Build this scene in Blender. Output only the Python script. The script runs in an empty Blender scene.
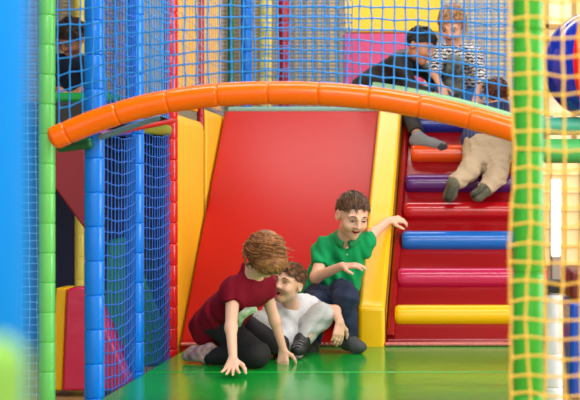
import bpy, math, random
import numpy as np
from math import sin, cos, pi, radians
random.seed(7); rng = np.random.default_rng(7)
S = bpy.context.scene
COL = S.collection
V = lambda *a: np.array(a, float)

# ------------------------------------------------------------------ camera frame: lens axis level, eye 0.78 m above the mat
F, CX, CY, EYE = 1200.0, 440.0, 200.0, 0.78
def p(px, py, Y):
    return V((px - CX) * Y / F, Y, EYE + (CY - py) * Y / F)
def nrm(v):
    v = np.asarray(v, float); return v / (np.linalg.norm(v) + 1e-12)

# ------------------------------------------------------------------ materials
def lin(c):
    c = [x / 255 for x in c]
    return [x / 12.92 if x <= .04045 else ((x + .055) / 1.055) ** 2.4 for x in c] + [1]
MATS = {}
def mat(name, rgb, rough=.5, bump=None, spec=.5, coat=0, var=0, varscale=8, emit=0, sheen=0, stripes=None, rgb2=None, stretch=None, sss=0, trans=0, alpha=1):
    if name in MATS: return MATS[name]
    m = bpy.data.materials.new(name); m.use_nodes = True
    nt = m.node_tree; b = nt.nodes['Principled BSDF']
    b.inputs['Base Color'].default_value = lin(rgb)
    b.inputs['Roughness'].default_value = rough
    b.inputs['Specular IOR Level'].default_value = spec
    if coat:
        b.inputs['Coat Weight'].default_value = coat; b.inputs['Coat Roughness'].default_value = .08
    if sheen: b.inputs['Sheen Weight'].default_value = sheen
    if sss:
        b.inputs['Subsurface Weight'].default_value = sss
        b.inputs['Subsurface Radius'].default_value = (.012, .005, .003)
        b.inputs['Subsurface Scale'].default_value = 1
    if emit:
        b.inputs['Emission Color'].default_value = lin(rgb); b.inputs['Emission Strength'].default_value = emit
    tc = nt.nodes.new('ShaderNodeTexCoord'); src = tc.outputs['Object']
    if stretch:
        mp = nt.nodes.new('ShaderNodeMapping'); mp.inputs['Scale'].default_value = stretch
        nt.links.new(src, mp.inputs['Vector']); src = mp.outputs['Vector']
    if var or rgb2:
        n = nt.nodes.new('ShaderNodeTexNoise'); n.inputs['Scale'].default_value = varscale; n.inputs['Detail'].default_value = 4
        nt.links.new(src, n.inputs['Vector'])
        r = nt.nodes.new('ShaderNodeValToRGB')
        c1 = lin(rgb); c2 = lin(rgb2) if rgb2 else [x * (1 - var) for x in c1[:3]] + [1]
        r.color_ramp.elements[0].color = c2; r.color_ramp.elements[1].color = c1
        r.color_ramp.elements[0].position = .35; r.color_ramp.elements[1].position = .65
        nt.links.new(n.outputs['Fac'], r.inputs['Fac']); nt.links.new(r.outputs['Color'], b.inputs['Base Color'])
    if stripes:
        axis, scale, cols, dist = stripes
        w = nt.nodes.new('ShaderNodeTexWave'); w.bands_direction = axis; w.inputs['Scale'].default_value = scale
        w.inputs['Distortion'].default_value = dist; w.inputs['Detail'].default_value = 2; w.inputs['Detail Scale'].default_value = 3
        nt.links.new(src, w.inputs['Vector'])
        r = nt.nodes.new('ShaderNodeValToRGB'); r.color_ramp.interpolation = 'CONSTANT'
        r.color_ramp.elements[0].color = lin(cols[0]); r.color_ramp.elements[1].color = lin(cols[1]); r.color_ramp.elements[1].position = .5
        nt.links.new(w.outputs['Fac'], r.inputs['Fac']); nt.links.new(r.outputs['Color'], b.inputs['Base Color'])
    if bump:
        n2 = nt.nodes.new('ShaderNodeTexNoise'); n2.inputs['Scale'].default_value = bump[0]; n2.inputs['Detail'].default_value = bump[2] if len(bump) > 2 else 3
        nt.links.new(src, n2.inputs['Vector'])
        bp = nt.nodes.new('ShaderNodeBump'); bp.inputs['Strength'].default_value = bump[1]; bp.inputs['Distance'].default_value = .02
        nt.links.new(n2.outputs['Fac'], bp.inputs['Height']); nt.links.new(bp.outputs['Normal'], b.inputs['Normal'])
    MATS[name] = m; return m
def vinyl(name, rgb, rough=.26, bump=(7, .12), **k):
    return mat('vinyl_' + name, rgb, rough, bump, **k)

# ------------------------------------------------------------------ mesh collector
class MB:
    def __init__(s): s.v = []; s.f = []; s.n = 0
    def add(s, v, f):
        v = np.asarray(v, float).reshape(-1, 3)
        s.v.append(v); s.f += [tuple(int(i) + s.n for i in q) for q in f]; s.n += len(v); return s
    def prism(s, poly, axis, a, b):
        # poly: 2-D outline; extruded along 'x' (poly=y,z), 'y' (poly=x,z) or 'z' (poly=x,y)
        o = {'x': lambda u, w, t: (t, u, w), 'y': lambda u, w, t: (u, t, w), 'z': lambda u, w, t: (u, w, t)}[axis]
        n = len(poly); v = [o(u, w, a) for u, w in poly] + [o(u, w, b) for u, w in poly]
        f = [(i, (i + 1) % n, n + (i + 1) % n, n + i) for i in range(n)] + [tuple(range(n))[::-1], tuple(range(n, 2 * n))]
        return s.add(v, f)
    def box(s, x0, x1, y0, y1, z0, z1):
        return s.prism([(x0, y0), (x1, y0), (x1, y1), (x0, y1)], 'z', z0, z1)
    def tube(s, pts, r, sides=8, cap=True, flat=1.0):
        pts = np.asarray(pts, float); n = len(pts)
        r = np.full(n, r) if np.isscalar(r) else np.asarray(r, float)
        t = np.gradient(pts, axis=0); t /= np.linalg.norm(t, axis=1)[:, None] + 1e-12
        ref = V(0, 0, 1) if abs(t[:, 2]).mean() < .8 else V(0, 1, 0)
        a = np.cross(t, ref); a /= np.linalg.norm(a, axis=1)[:, None] + 1e-12
        b = np.cross(a, t)
        ang = np.arange(sides) * 2 * pi / sides
        v = pts[:, None] + r[:, None, None] * (np.cos(ang)[None, :, None] * a[:, None] + flat * np.sin(ang)[None, :, None] * b[:, None])
        f = [(i * sides + j, i * sides + (j + 1) % sides, (i + 1) * sides + (j + 1) % sides, (i + 1) * sides + j) for i in range(n - 1) for j in range(sides)]
        if cap: f += [tuple(range(sides))[::-1], tuple((n - 1) * sides + j for j in range(sides))]
        return s.add(v.reshape(-1, 3), f)
    def ball(s, c, r, seg=20, ring=12, R=None):
        r = V(r, r, r) if np.isscalar(r) else V(*r)
        v = []
        for i in range(ring + 1):
            th = pi * i / ring
            for j in range(seg):
                ph = 2 * pi * j / seg
                q = V(sin(th) * cos(ph), sin(th) * sin(ph), cos(th)) * r
                v.append((R @ q if R is not None else q) + c)
        f = [(i * seg + j, (i + 1) * seg + j, (i + 1) * seg + (j + 1) % seg, i * seg + (j + 1) % seg) for i in range(ring) for j in range(seg)]
        return s.add(v, f)
    def verts(s): return np.concatenate(s.v)

def link_mesh(name, verts, faces, m, parent=None, smooth=40, bevel=0, origin=None):
    if parent is not None: o0 = np.array(parent['wp'])
    elif origin is not None: o0 = np.asarray(origin, float)
    else:
        lo, hi = verts.min(0), verts.max(0); o0 = V((lo[0] + hi[0]) / 2, (lo[1] + hi[1]) / 2, lo[2])
    me = bpy.data.meshes.new(name); me.from_pydata((verts - o0).tolist(), [], faces); me.validate()
    import bmesh
    bm = bmesh.new(); bm.from_mesh(me); bmesh.ops.remove_doubles(bm, verts=bm.verts, dist=1e-6)
    bmesh.ops.recalc_face_normals(bm, faces=bm.faces); bm.to_mesh(me); bm.free()
    for mm in (m if isinstance(m, (list, tuple)) else [m]): me.materials.append(mm)
    ob = bpy.data.objects.new(name, me); COL.objects.link(ob)
    if parent is not None: ob.parent = parent
    else: ob.location = o0
    ob['wp'] = list(map(float, o0))
    if bevel:
        bv = ob.modifiers.new('bevel', 'BEVEL'); bv.width = bevel; bv.segments = 4; bv.limit_method = 'ANGLE'; bv.angle_limit = radians(35)
    if smooth:
        for q in me.polygons: q.use_smooth = True
        if smooth < 170: 
            try: me.set_sharp_from_angle(angle=radians(smooth if not bevel else 60))
            except Exception: pass
    return ob
def build(name, mb, m, parent=None, **k):
    return link_mesh(name, mb.verts(), mb.f, m, parent, **k)
def tag(o, label=None, cat=None, group=None, kind=None):
    if label: o['label'] = label
    if cat: o['category'] = cat
    if group: o['group'] = group
    if kind: o['kind'] = kind
    return o
def thing(name, loc, label, cat, group=None):
    o = bpy.data.objects.new(name, None); o.empty_display_size = .05; COL.objects.link(o)
    o.location = loc; o['wp'] = list(map(float, loc)); return tag(o, label, cat, group)
def structure(name, mb, m, **k): return tag(build(name, mb, m, **k), kind='structure')

# ------------------------------------------------------------------ palette
RED = vinyl('red', (182, 16, 12), .4, (5, .08), spec=.25)
RAMPRED = vinyl('ramp_red', (142, 6, 14), .24, (6, .15))
YEL = vinyl('yellow', (246, 188, 4), .26, (5, .1), spec=.35)
PANELYEL = vinyl('panel_yellow', (255, 200, 36), .35, (4, .1))
MATG = vinyl('mat_green', (14, 158, 54), .17, (3.6, .22))
ORA = vinyl('orange', (255, 114, 0), .2, (5, .03), spec=.4)
BLU = vinyl('blue', (0, 124, 236), .26, (10, .08), spec=.38)
GRNP = vinyl('light_green', (105, 208, 100), .3, (10, .1))
GRN = vinyl('green', (50, 168, 60), .3, (10, .1))
REDP = vinyl('post_red', (215, 24, 34), .25, (10, .1))
CRIM = vinyl('crimson', (170, 20, 40), .3, (10, .1))
MAG = vinyl('magenta', (214, 58, 120), .35, (6, .1))
PINK = vinyl('pink', (215, 40, 82), .25, (9, .25))
PUR = vinyl('purple', (88, 26, 110), .2, (8, .1))
NAVY = vinyl('navy', (24, 40, 140), .25, (8, .1))
ROLLBLUE = vinyl('roll_blue', (20, 100, 190), .2, (8, .1))
ROLLPINK = vinyl('roll_pink', (190, 26, 80), .2, (8, .1))
ROLLRED = vinyl('roll_red', (178, 8, 20), .2, (8, .1))
ROLLORA = vinyl('roll_orange', (236, 82, 14), .2, (8, .1))
TEAL = vinyl('teal', (70, 170, 140), .35, (8, .1))
DKGREEN = vinyl('dark_green', (10, 105, 70), .35, (8, .1))
MAROON = vinyl('maroon', (150, 26, 40), .35, (8, .1))
WHITEV = vinyl('white', (232, 234, 240), .3, (8, .1))
DKBLUE = vinyl('deep_blue', (20, 46, 120), .4, (8, .1))
PALEY = vinyl('pale_yellow', (240, 220, 90), .35, (8, .1))
NETB = mat('blue_net_cord', (26, 150, 242), .6)
NETB2 = mat('deep_blue_net_cord', (14, 100, 208), .6)
NETY = mat('yellow_net_cord', (255, 206, 84), .6)
PIPE = mat('stitched_piping', (200, 150, 40), .5)
DARK = mat('dark_rubber', (28, 26, 28), .6)

# ------------------------------------------------------------------ setting
structure('floor', MB().box(-5, 4.5, -2, 11.2, -.16, -.1), mat('floor_vinyl', (176, 140, 92), .35, (3, .05), var=.12))
structure('wall_back', MB().box(-5, 4.5, 10.8, 11, -.1, 3.9), mat('wall_paint', (205, 190, 160), .7, (20, .03)))
structure('wall_left', MB().box(-5.1, -5, -2, 11, -.1, 3.9), mat('wall_paint_left', (120, 118, 120), .7, (20, .03)))
structure('wall_right', MB().box(4.5, 4.6, -2, 11, -.1, 3.9), mat('wall_paint_right', (214, 206, 190), .7, (20, .03)))
structure('ceiling', MB().box(-5, 4.5, -2, 11, 3.9, 4.0), mat('ceiling_board', (150, 146, 140), .8, (20, .03)))
blind = mat('window_blind', (206, 186, 140), .6, stripes=('Z', 9, ((214, 194, 146), (150, 136, 116)), 0))
def window(n, x0, x1, z0, z1, Y=10.78, bars=None):
    w = structure('window_%d' % n, MB().box(x0, x1, Y - .02, Y, z0, z1), blind)
    fr = MB()
    for a, b in ((x0 - .05, x0), (x1, x1 + .05)): fr.box(a, b, Y - .06, Y, z0 - .05, z1 + .05)
    for a, b in ((z0 - .05, z0), (z1, z1 + .05)): fr.box(x0, x1, Y - .06, Y, a, b)
    k = int((x1 - x0) / .1)
    for i in range(1, k): fr.box(x0 + (x1 - x0) * i / k - .009, x0 + (x1 - x0) * i / k + .009, Y - .05, Y - .02, z0, z1)
    build('window_frame', fr, mat('window_frame_grey', (150, 150, 150), .5), w)
window(1, -2.0, -.9, 1.2, 3.2)
window(2, .05, .7, 1.2, 3.2)
window(3, -4.2, -2.9, 1.2, 3.2)
w4 = structure('window_4', MB().box(.86, 1.9, 10.76, 10.78, .2, 1.15), mat('bright_window', (250, 226, 172), .5, emit=.42))
fr = MB()
for x in np.arange(.86, 1.95, .13): fr.box(x - .008, x + .008, 10.7, 10.76, .2, 1.15)
for z in np.arange(.2, 1.2, .16): fr.box(.86, 1.9, 10.7, 10.76, z - .006, z + .006)
build('window_frame', fr, mat('window_bar_cream', (226, 196, 130), .5), w4)
w5 = structure('window_5', MB().box(.78, 1.9, 10.76, 10.78, 1.3, 3.2), mat('warm_window', (240, 222, 180), .5, emit=.3))
fr = MB()
for x in (.78, .95, 1.2, 1.5): fr.box(x - .02, x + .02, 10.7, 10.76, 1.3, 3.2)
for z in (1.3, 1.75, 2.2, 2.33): fr.box(.78, 1.9, 10.7, 10.76, z - .02, z + .02)
build('window_frame', fr, mat('window_bar_brown', (190, 150, 80), .5), w5)

# ------------------------------------------------------------------ padded posts
def post_profile(z0, z1, r, step):
    zs, rs = [z0], [r * .9]
    z = z0 + .004; zs.append(z); rs.append(r)
    k = math.floor(z0 / step) + 1
    while k * step < z1 - .02:
        q = k * step
        if q - .006 > zs[-1] + .01:
            zs += [q - .006, q - .0025, q, q + .0025, q + .006]; rs += [r, r * .975, r * .87, r * .975, r]
        k += 1
    zs += [z1 - .006, z1]; rs += [r, r * .85]
    return zs, rs
def post(px, Y, r, m, label, z0=-.1, z1=2.7, step=.135, group='padded posts of the play frame', x=None):
    X = (px - CX) * Y / F if x is None else x
    zs, rs = post_profile(z0, z1, r, step)
    mb = MB().tube([(X, Y, z) for z in zs], rs, 20)
    return tag(build('padded_post', mb, m, smooth=50), label, 'post', group)
post(47, 4.652, .031, GRNP, 'light green padded post at the left end of the orange arch', step=.115)
post(94.5, 4.74, .039, BLU, 'thick bright blue padded post nearest the pink wedge', step=.135)
post(135, 5.46, .041, BLU, 'blue padded post halfway along the netted left wall', step=.135)
post(171, 6.28, .035, REDP, 'red padded post at the left foot of the yellow side wall', step=.11)
post(0, 7.14, .022, CRIM, 'thin dark red post between the two yellow wall panels', x=-1.425, step=.16)
post(231, 7.95, .022, DKGREEN, 'thin green post at the top left corner of the slide', z0=1.3, step=.15)
post(246.5, 8.3, .04, BLU, 'blue padded post standing on the upper deck behind the slide', z0=1.3, step=.15)
post(265, 8.6, .048, PALEY, 'pale yellow padded post standing on the upper deck', z0=1.3, step=.15)
post(284, 8.9, .042, CRIM, 'dark red padded post on the upper deck beside the pale yellow post', z0=1.3, step=.15)
post(80, 8.6, .05, PALEY, 'pale yellow padded post behind the dark clad person at upper left', z0=1.25, step=.15)
post(80, 6.3, .027, PALEY, 'mustard yellow post under the deck behind the pink wedge', z1=1.2, step=.12)
post(528, 2.98, .0385, vinyl('pillar_green', (62, 186, 56), .35, (10, .1)), 'big green padded post behind the yellow net at the right front', step=.3)
post(-22, .9, .038, vinyl('sky_blue', (4, 150, 248), .7, spec=.2), 'large blurred blue post closest to the lens at far left', step=.6, z1=1.6, group='padded posts in the foreground')
mb = MB(); Xg, Yg, zt = (-8 - CX) * .78 / F, .78, .692
zs = [-.1, zt - .02] + [zt - .02 + .02 * sin(a) for a in np.linspace(.2, 1.5, 7)]; rs = [.022, .022] + [.022 * cos(a) for a in np.linspace(.2, 1.5, 7)]
tag(build('padded_bollard', mb.tube([(Xg, Yg, z) for z in zs], rs, 20), vinyl('lime', (140, 200, 76), .6)), 'blurred lime green domed bollard in the bottom left corner', 'post', 'padded posts in the foreground')
post(554, 5.0, .037, WHITEV, 'short white padded post behind the yellow net at lower right', z1=.39, step=.14)

# ------------------------------------------------------------------ orange arch, front edge of the frame
YA = 4.58
AP = [(50, 140), (70, 131.5), (100, 119), (140, 107), (180, 99), (220, 94.5), (260, 93), (300, 93), (340, 95), (380, 99), (420, 106), (460, 115), (500, 126), (535, 137)]
axp = np.array([p(a, b, YA) for a, b in AP])
xs = np.linspace(axp[0, 0], axp[-1, 0], 600)
def smooth_arch(x):
    z = np.interp(x, axp[:, 0], axp[:, 2]); k = np.hanning(75); k /= k.sum()
    return np.convolve(np.r_[z[0] + (z[1] - z[0]) * np.arange(-37, 0), z, z[-1] + (z[-1] - z[-2]) * np.arange(1, 38)], k, 'valid')
zsA = smooth_arch(xs)
archz = lambda x: np.interp(x, xs, zsA)
rA = np.full(600, .045)
seams = np.arange(22, 596, 62)
for q in seams: rA *= 1 - .10 * np.exp(-((np.arange(600) - q) / 1.0) ** 2) - .012 * np.exp(-((np.arange(600) - q) / 5.0) ** 2)
rA[:8] *= np.sqrt(1 - (1 - np.arange(.4, 8.4) / 8.4) ** 2); rA[-1] = .02
arch = thing('padded_arch', (xs[300], YA, zsA[300]), 'long orange padded arch spanning the front of the play frame', 'arch')
build('arch_sleeve', MB().tube(np.c_[xs, np.full(600, YA), zsA], rA, 24), ORA, arch, smooth=80)
edge = np.array([(x, YA + .03, archz(x) + .05) for x in np.linspace(p(372, 0, YA)[0], xs[-1], 60)])
tag(build('edge_pad', MB().tube(edge, .016, 10), vinyl('pale_green', (150, 205, 150), .4), arch), 'thin pale green edge pad')

# ------------------------------------------------------------------ nets
def wob(a, b, s): return s * (sin(a * 13.1 + b * 7.7) + .6 * sin(a * 29.3 - b * 17.1 + 1.3) + .5 * sin(b * 41 + a * 3.7))
def net(us, ws, pos, r, keep, label, m, cat='net', group='knotted safety nets', sides=4, jit=.004, kn=1.5):
    """us, ws: strand coordinates; pos(u,w) world point; keep(u,w) mask"""
    mb = MB()
    G = {}
    for i, u in enumerate(us):
        for j, w in enumerate(ws):
            if keep(u, w): G[i, j] = pos(u + wob(i * .7, j * .9, jit * .6), w + wob(j * .8 + 5, i * .6, jit * .6))
    def run(seq):
        cur = []
        for key in seq + [None]:
            if key in G: cur.append(G[key])
            else:
                if len(cur) > 1:
                    q = []; rr = []
                    for a, b in zip(cur[:-1], cur[1:]):
                        q += [a, a + (b - a) * .2, a + (b - a) * .8]; rr += [r * kn, r, r]
                    q.append(cur[-1]); rr.append(r * kn)
                    mb.tube(q, rr, sides, cap=False)
                cur = []
    for i in range(len(us)): run([(i, j) for j in range(len(ws))])
    for j in range(len(ws)): run([(i, j) for i in range(len(us))])
    return tag(build('safety_net', mb, m, smooth=170), label, cat, group)
c = .0445
Xl, Xr = p(56, 0, YA)[0], p(535, 0, YA)[0]
us = np.arange(Xl, Xr, c)
ws = np.arange(-.12, .72, c)     # height above the arch, flattening out upwards
def posF(u, w):
    t = min(max(w / .35, 0), 1)
    z = archz(min(max(u, xs[0]), xs[-1])) * (1 - t) + 1.165 * t + w + .03
    return V(u, 4.60 + .015 * sin(u * 3 + w * 4), z)
net(us, ws, posF, .0031, lambda u, w: w > -.03, 'blue safety net rising above the orange arch across the front', NETB)
XL = -1.395
def side_net(y0, y1, z0, z1, label, m, sag=.03, cc=.05, r=.0026, xw=XL):
    us = np.linspace(y0, y1, max(3, int(round((y1 - y0) / cc)) + 1)); ws = np.arange(z0, z1, cc)
    def pos(u, w):
        t = (u - y0) / (y1 - y0)
        return V(xw + .015 * sin(t * pi) , u, w - sag * sin(t * pi) * (1 if w > z0 + .03 else 0))
    return net(us, ws, pos, r, lambda u, w: True, label, m)
side_net(4.78, 5.42, -.08, 1.09, 'blue net on the lower left wall between the two blue posts', NETB2, xw=-1.375)
side_net(5.50, 6.25, -.08, 1.14, 'blue net on the lower left wall between blue post and red post', NETB2, xw=-1.405)
side_net(4.78, 5.42, 1.16, 1.95, 'blue net on the upper left wall between the two blue posts', NETB2, cc=.045, xw=-1.375)
side_net(5.50, 6.25, 1.2, 2.1, 'blue net on the upper left wall in front of the red post', NETB, cc=.05, xw=-1.405)
side_net(6.32, 7.6, 1.32, 2.4, 'pale blue net hung over the upper yellow wall panels', mat('pale_net_cord', (150, 170, 215), .6), cc=.075, r=.0017, xw=-1.375)
usx = np.arange(-1.85, -1.545, .03); wsx = np.arange(-.1, 1.75, .03)
net(usx, wsx, lambda u, w: V(u, 4.7 + .01 * sin(w * 4), w), .0014, lambda u, w: True, 'pale fine mesh net left of the light green post', mat('fine_net_cord', (140, 205, 240), .6), jit=.002)
# back nets on the upper deck
usb = np.arange(-1.22, -.55, .052); wsb = np.arange(1.36, 2.35, .052)
net(usb, wsb, lambda u, w: V(u, 8.15 + .01 * sin(u * 5), w), .0034, lambda u, w: True, 'blue net across the upper deck behind the slide top', NETB)
usb = np.arange(0.02, .62, .052)
net(usb, wsb, lambda u, w: V(u, 9.0, w), .0038, lambda u, w: True, 'blue net at the back of the deck right of the striped child', NETB)
# yellow net front right
usy = np.arange(p(511, 0, 2.9)[0], p(640, 0, 2.9)[0], .0425); wsy = np.arange(-.1, 1.6, .0455)
def posY(u, w): return V(u + .004 * sin(w * 9), 2.90 + .006 * sin(u * 30), w - .01 * (u - .2) + .004 * sin(u * 37))
net(usy, wsy, posY, .0031, lambda u, w: True, 'yellow safety net hanging in front of the big green post', NETY, sides=6, kn=1.4)

# ------------------------------------------------------------------ floor mats
def floor_mat(y0, y1, label):
    return tag(build('floor_mat', MB().box(-1.335, .43, y0, y1, -.1, 0), MATG, bevel=.012), label, 'mat', 'glossy green floor mats')
floor_mat(4.2, 5.435, 'glossy green floor mat in front, under the reaching hand')
floor_mat(5.44, 6.40, 'glossy green floor mat at the foot of the slide')

# ------------------------------------------------------------------ slide, bolster, ramp
Y0, Y1, ZT = 6.40, 7.73, 1.34
sl = (ZT - 0) / (Y1 - Y0)
def wedge(x0, x1, h, y0=Y0, base=-.1, back=.25):
    return [(y0, base), (y0, h), (Y1, ZT + h), (Y1 + back, ZT + h), (Y1 + back, base)]
def shear(ob):
    ox = ob.location + (ob.parent.location if ob.parent else ob.location * 0)
    for v in ob.data.vertices:
        if -1 < v.co.x + ox.x < .2: v.co.x += .056 * max(0, (v.co.y + ox.y - Y0)) / (Y1 - Y0)
    return ob
slide = thing('slide', (-.92, Y0, -.1), 'wide red padded slide rising between the yellow side wall and bolster', 'slide')
shear(build('slide_surface', MB().prism([(Y0, -.1), (Y0, .03), (Y1 - .03, ZT), (Y1, ZT + .012), (Y1 + .2, ZT + .012), (Y1 + .2, -.1)], 'x', -1.385, -.44), RED, slide, bevel=.02))
tag(build('seam_strip', MB().tube([(-1.38, Y0 - .008, .012), (-.45, Y0 - .008, .012)], .009, 8), mat('pale_seam', (214, 120, 110), .4, (60, .6)), slide), 'pale crinkled strip along the foot')
tag(build('top_roll', MB().tube([(-1.37, Y1 + .05, ZT + .02), (-.40, Y1 + .05, ZT + .02)], .024, 14), vinyl('grey_teal', (120, 168, 160), .4), slide), 'pale teal roll along the top edge')
bol = thing('side_bolster', (-.365, Y0, -.1), 'yellow padded bolster dividing the slide from the climbing steps', 'bolster')
HB = .13
shear(build('bolster_pad', MB().prism([(Y0 - .02, -.1), (Y0 - .02, .21), (Y0 + .05, .24), (Y1 - .1, ZT + HB - .06), (Y1 + .02, ZT + HB - .05), (Y1 + .2, ZT + HB - .05), (Y1 + .2, -.1)], 'x', -.437, -.293), YEL, bol, bevel=.022))
pp = MB()
for xx in (-.293, -.437):
    pp.tube([(xx, Y0 + .0, .0), (xx, Y0 + .0, .2), (xx, Y0 + .06, .226), (xx, Y1 - .1, ZT + HB - .085)], .0055, 6)
tag(shear(build('piping', pp, mat('dark_red_piping', (130, 60, 20), .5, (90, .5)), bol)), 'dark stitched piping')
ramp = thing('climbing_ramp', (.06, Y0, -.1), 'red padded climbing ramp crossed by seven coloured step rolls', 'climbing ramp')
shear(build('ramp_base', MB().prism([(Y0, -.1), (Y0, .03), (Y1, ZT), (Y1 + .2, ZT), (Y1 + .2, -.1)], 'x', -.29, .60), RAMPRED, ramp, bevel=.015))
rb = MB().tube([(-.265, Y0 + .005, .05), (-.265, Y1, ZT + .01)], .022, 10)
shear(build('edge_strip', rb, RAMPRED, ramp))
tag(build('seam_strip', MB().tube([(-.29, Y0 - .008, .012), (.43, Y0 - .008, .012)], .010, 8), mat('pale_seam', (214, 120, 110), .4), ramp), 'pale crinkled strip along the foot')
rolls = [(318, .395, YEL, 'yellow'), (280.5, .4, ROLLPINK, 'pink'), (243.5, .4, ROLLBLUE, 'blue'), (214, .4, ROLLRED, 'red'), (186.5, .4, PUR, 'purple'), (156.5, .4, ROLLORA, 'orange'), (127, .4, NAVY, 'dark blue')]
for (py, _, m, nm), px in zip(rolls, (395, 398, 402, 404, 406, 411, 414)):
    # point of the slope seen at this height, then out of it by 2 cm
    Y = (EYE + CY * 0 + sl * Y0) / (sl + (py - CY) / F) if True else 0
    n = nrm((0, -sl, 1)); c0 = V(0, Y, sl * (Y - Y0)) + n * .02
    x0 = (px - CX) * Y / F; r = .059
    L = np.array([x0, x0 + .006, x0 + .02, x0 + .05, .52, .58, .60]); R = np.array([r * .72, r * .9, r, r, r, r, r * .8])
    o = build('step_roll', MB().tube([(x, c0[1], c0[2]) for x in L], R, 28), m, ramp, smooth=60)
    tag(o, nm + ' padded step roll')
# ------------------------------------------------------------------ yellow side wall panels
def wall_panel(y0, y1, z0, z1, x, label, curl=True, th=.03):
    pts = [(x - th, z0), (x, z0), (x, z1 - .06)]
    if curl: pts += [(x - .004, z1 - .03), (x - .02, z1 - .005), (x - .05, z1), (x - .05, z1 - .03)]
    else: pts += [(x, z1), (x - th, z1)]
    pts += [(x - th, z1 - .06)]
    o = build('wall_panel', MB().prism(pts, 'y', y0, y1), PANELYEL, bevel=.008)
    return tag(o, label, 'panel', 'yellow padded wall panels')
wall_panel(6.33, 7.09, -.1, 1.245, -1.395, 'tall yellow wall panel beside the red post, left of the slide')
wall_panel(7.18, 7.93, -.1, 1.33, -1.395, 'narrow yellow wall panel beside the upper slide edge')
wall_panel(6.33, 7.09, 1.30, 2.6, -1.43, 'upper yellow wall panel behind net, left of the thin red post', False)
wall_panel(7.18, 7.86, 1.36, 2.6, -1.43, 'upper yellow wall panel behind net, right of the thin red post', False)
# ------------------------------------------------------------------ decks and rails
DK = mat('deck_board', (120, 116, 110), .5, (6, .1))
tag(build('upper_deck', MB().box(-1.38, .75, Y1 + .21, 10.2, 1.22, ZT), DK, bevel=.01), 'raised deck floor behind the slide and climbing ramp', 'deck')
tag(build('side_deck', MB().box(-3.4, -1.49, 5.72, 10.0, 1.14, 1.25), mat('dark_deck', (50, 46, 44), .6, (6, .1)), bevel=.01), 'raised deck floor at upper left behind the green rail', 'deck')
def rail(a, b, r, m, label, name='padded_rail', rb=None):
    a, b = V(*a), V(*b); n = 24; t = np.linspace(0, 1, n)
    R = np.full(n, r); R[0] *= .7; R[-1] *= .7
    if rb: R = np.linspace(r, rb, n); R[0] *= .8; R[-1] *= .8
    return tag(build(name, MB().tube(a + (b - a) * t[:, None], R, 16), m, smooth=60), label, 'rail', 'padded rails')
rail(p(40, 98, 5.75), p(121, 98, 5.75), .026, vinyl('rail_green', (20, 160, 70), .25), 'green padded rail below the dark clad person at upper left')
rail((-1.40, 5.50, 1.115), (-1.425, 6.30, 1.145), .03, vinyl('olive_green', (120, 170, 40), .3, (40, .4)), 'olive green padded rail between blue post and red post')
rail((-1.362, 4.79, 1.04), (-1.40, 5.42, 1.09), .016, vinyl('violet', (90, 90, 190), .3), 'thin violet rail between the two blue posts')
rail((-1.33, 4.70, 1.035), (-1.37, 6.2, 1.19), .012, RED, 'thin red rail under the left half of the orange arch')
mb = MB(); pl = [p(60, 149, 4.75), p(92, 141, 4.7), p(130, 133, 4.78), p(195, 112, 5.6), p(150, 118, 5.6), p(70, 134, 4.75)]
rail(p(58, 147, 4.70), p(92, 143, 4.68), .022, DKGREEN, 'dark green rail at the left end below the orange arch')
rail(p(98, 138, 4.66), p(160, 117, 4.72), .012, vinyl('slate', (90, 130, 150), .3), 'slate grey rail tucked under the orange arch')
# ------------------------------------------------------------------ left bay below the deck
tag(build('slanted_panel', MB().prism([(x, z) for x, _, z in (p(40, 124, 5.7), p(82, 124, 5.7), p(85, 227, 5.7), p(83, 230, 5.7), p(54, 190, 5.7), p(40, 178, 5.7))], 'y', 5.73, 5.80), MAROON, bevel=.01), 'maroon slanted panel hanging under the deck at left', 'panel')
WY = 5.35
wd = thing('soft_wedge', p(95, 387, WY), 'pink padded wedge with yellow edge behind the thick blue post', 'wedge')
def xz(*a): return [(p(u, v, WY)[0], p(u, v, WY)[2]) for u, v in a]
build('wedge_body', MB().prism(xz((62, 391), (66, 291), (70, 288), (82, 287), (88, 290), (131, 385), (131, 391)), 'y', WY, WY + .16), PINK, wd, bevel=.012)
tag(build('end_strip', MB().prism(xz((50, 391), (55, 288), (65, 288), (61, 391)), 'y', WY + .01, WY + .16), YEL, wd, bevel=.008), 'yellow end strip')
WG = 6.35
tag(build('soft_wedge', MB().prism([(p(u, v, WG)[0], p(u, v, WG)[2]) for u, v in ((100, 366), (108, 240), (126, 236), (167, 330), (167, 366))], 'y', WG, WG + .4), vinyl('wedge_green', (16, 150, 100), .35), bevel=.012), 'dark green padded wedge behind the left wall net', 'wedge')
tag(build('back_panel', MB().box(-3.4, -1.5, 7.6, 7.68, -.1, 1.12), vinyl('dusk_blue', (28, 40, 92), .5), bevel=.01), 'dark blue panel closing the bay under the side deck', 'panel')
# ------------------------------------------------------------------ back of the upper deck
def soft_wall(px0, px1, z0, z1, Y, m, label):
    return tag(build('soft_wall_panel', MB().box(p(px0, 0, Y)[0], p(px1, 0, Y)[0], Y, Y + .08, z0, z1), m, bevel=.02), label, 'panel', 'padded panels at the back of the deck')
zb = p(0, 33, 9.4)[2]
soft_wall(343, 441, zb + .004, 2.7, 9.4, vinyl('wall_yellow', (250, 208, 50), .5), 'yellow padded panel high on the back of the deck')
soft_wall(343, 424, ZT, zb, 9.4, MAG, 'magenta padded panel below the yellow back panel')
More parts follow.
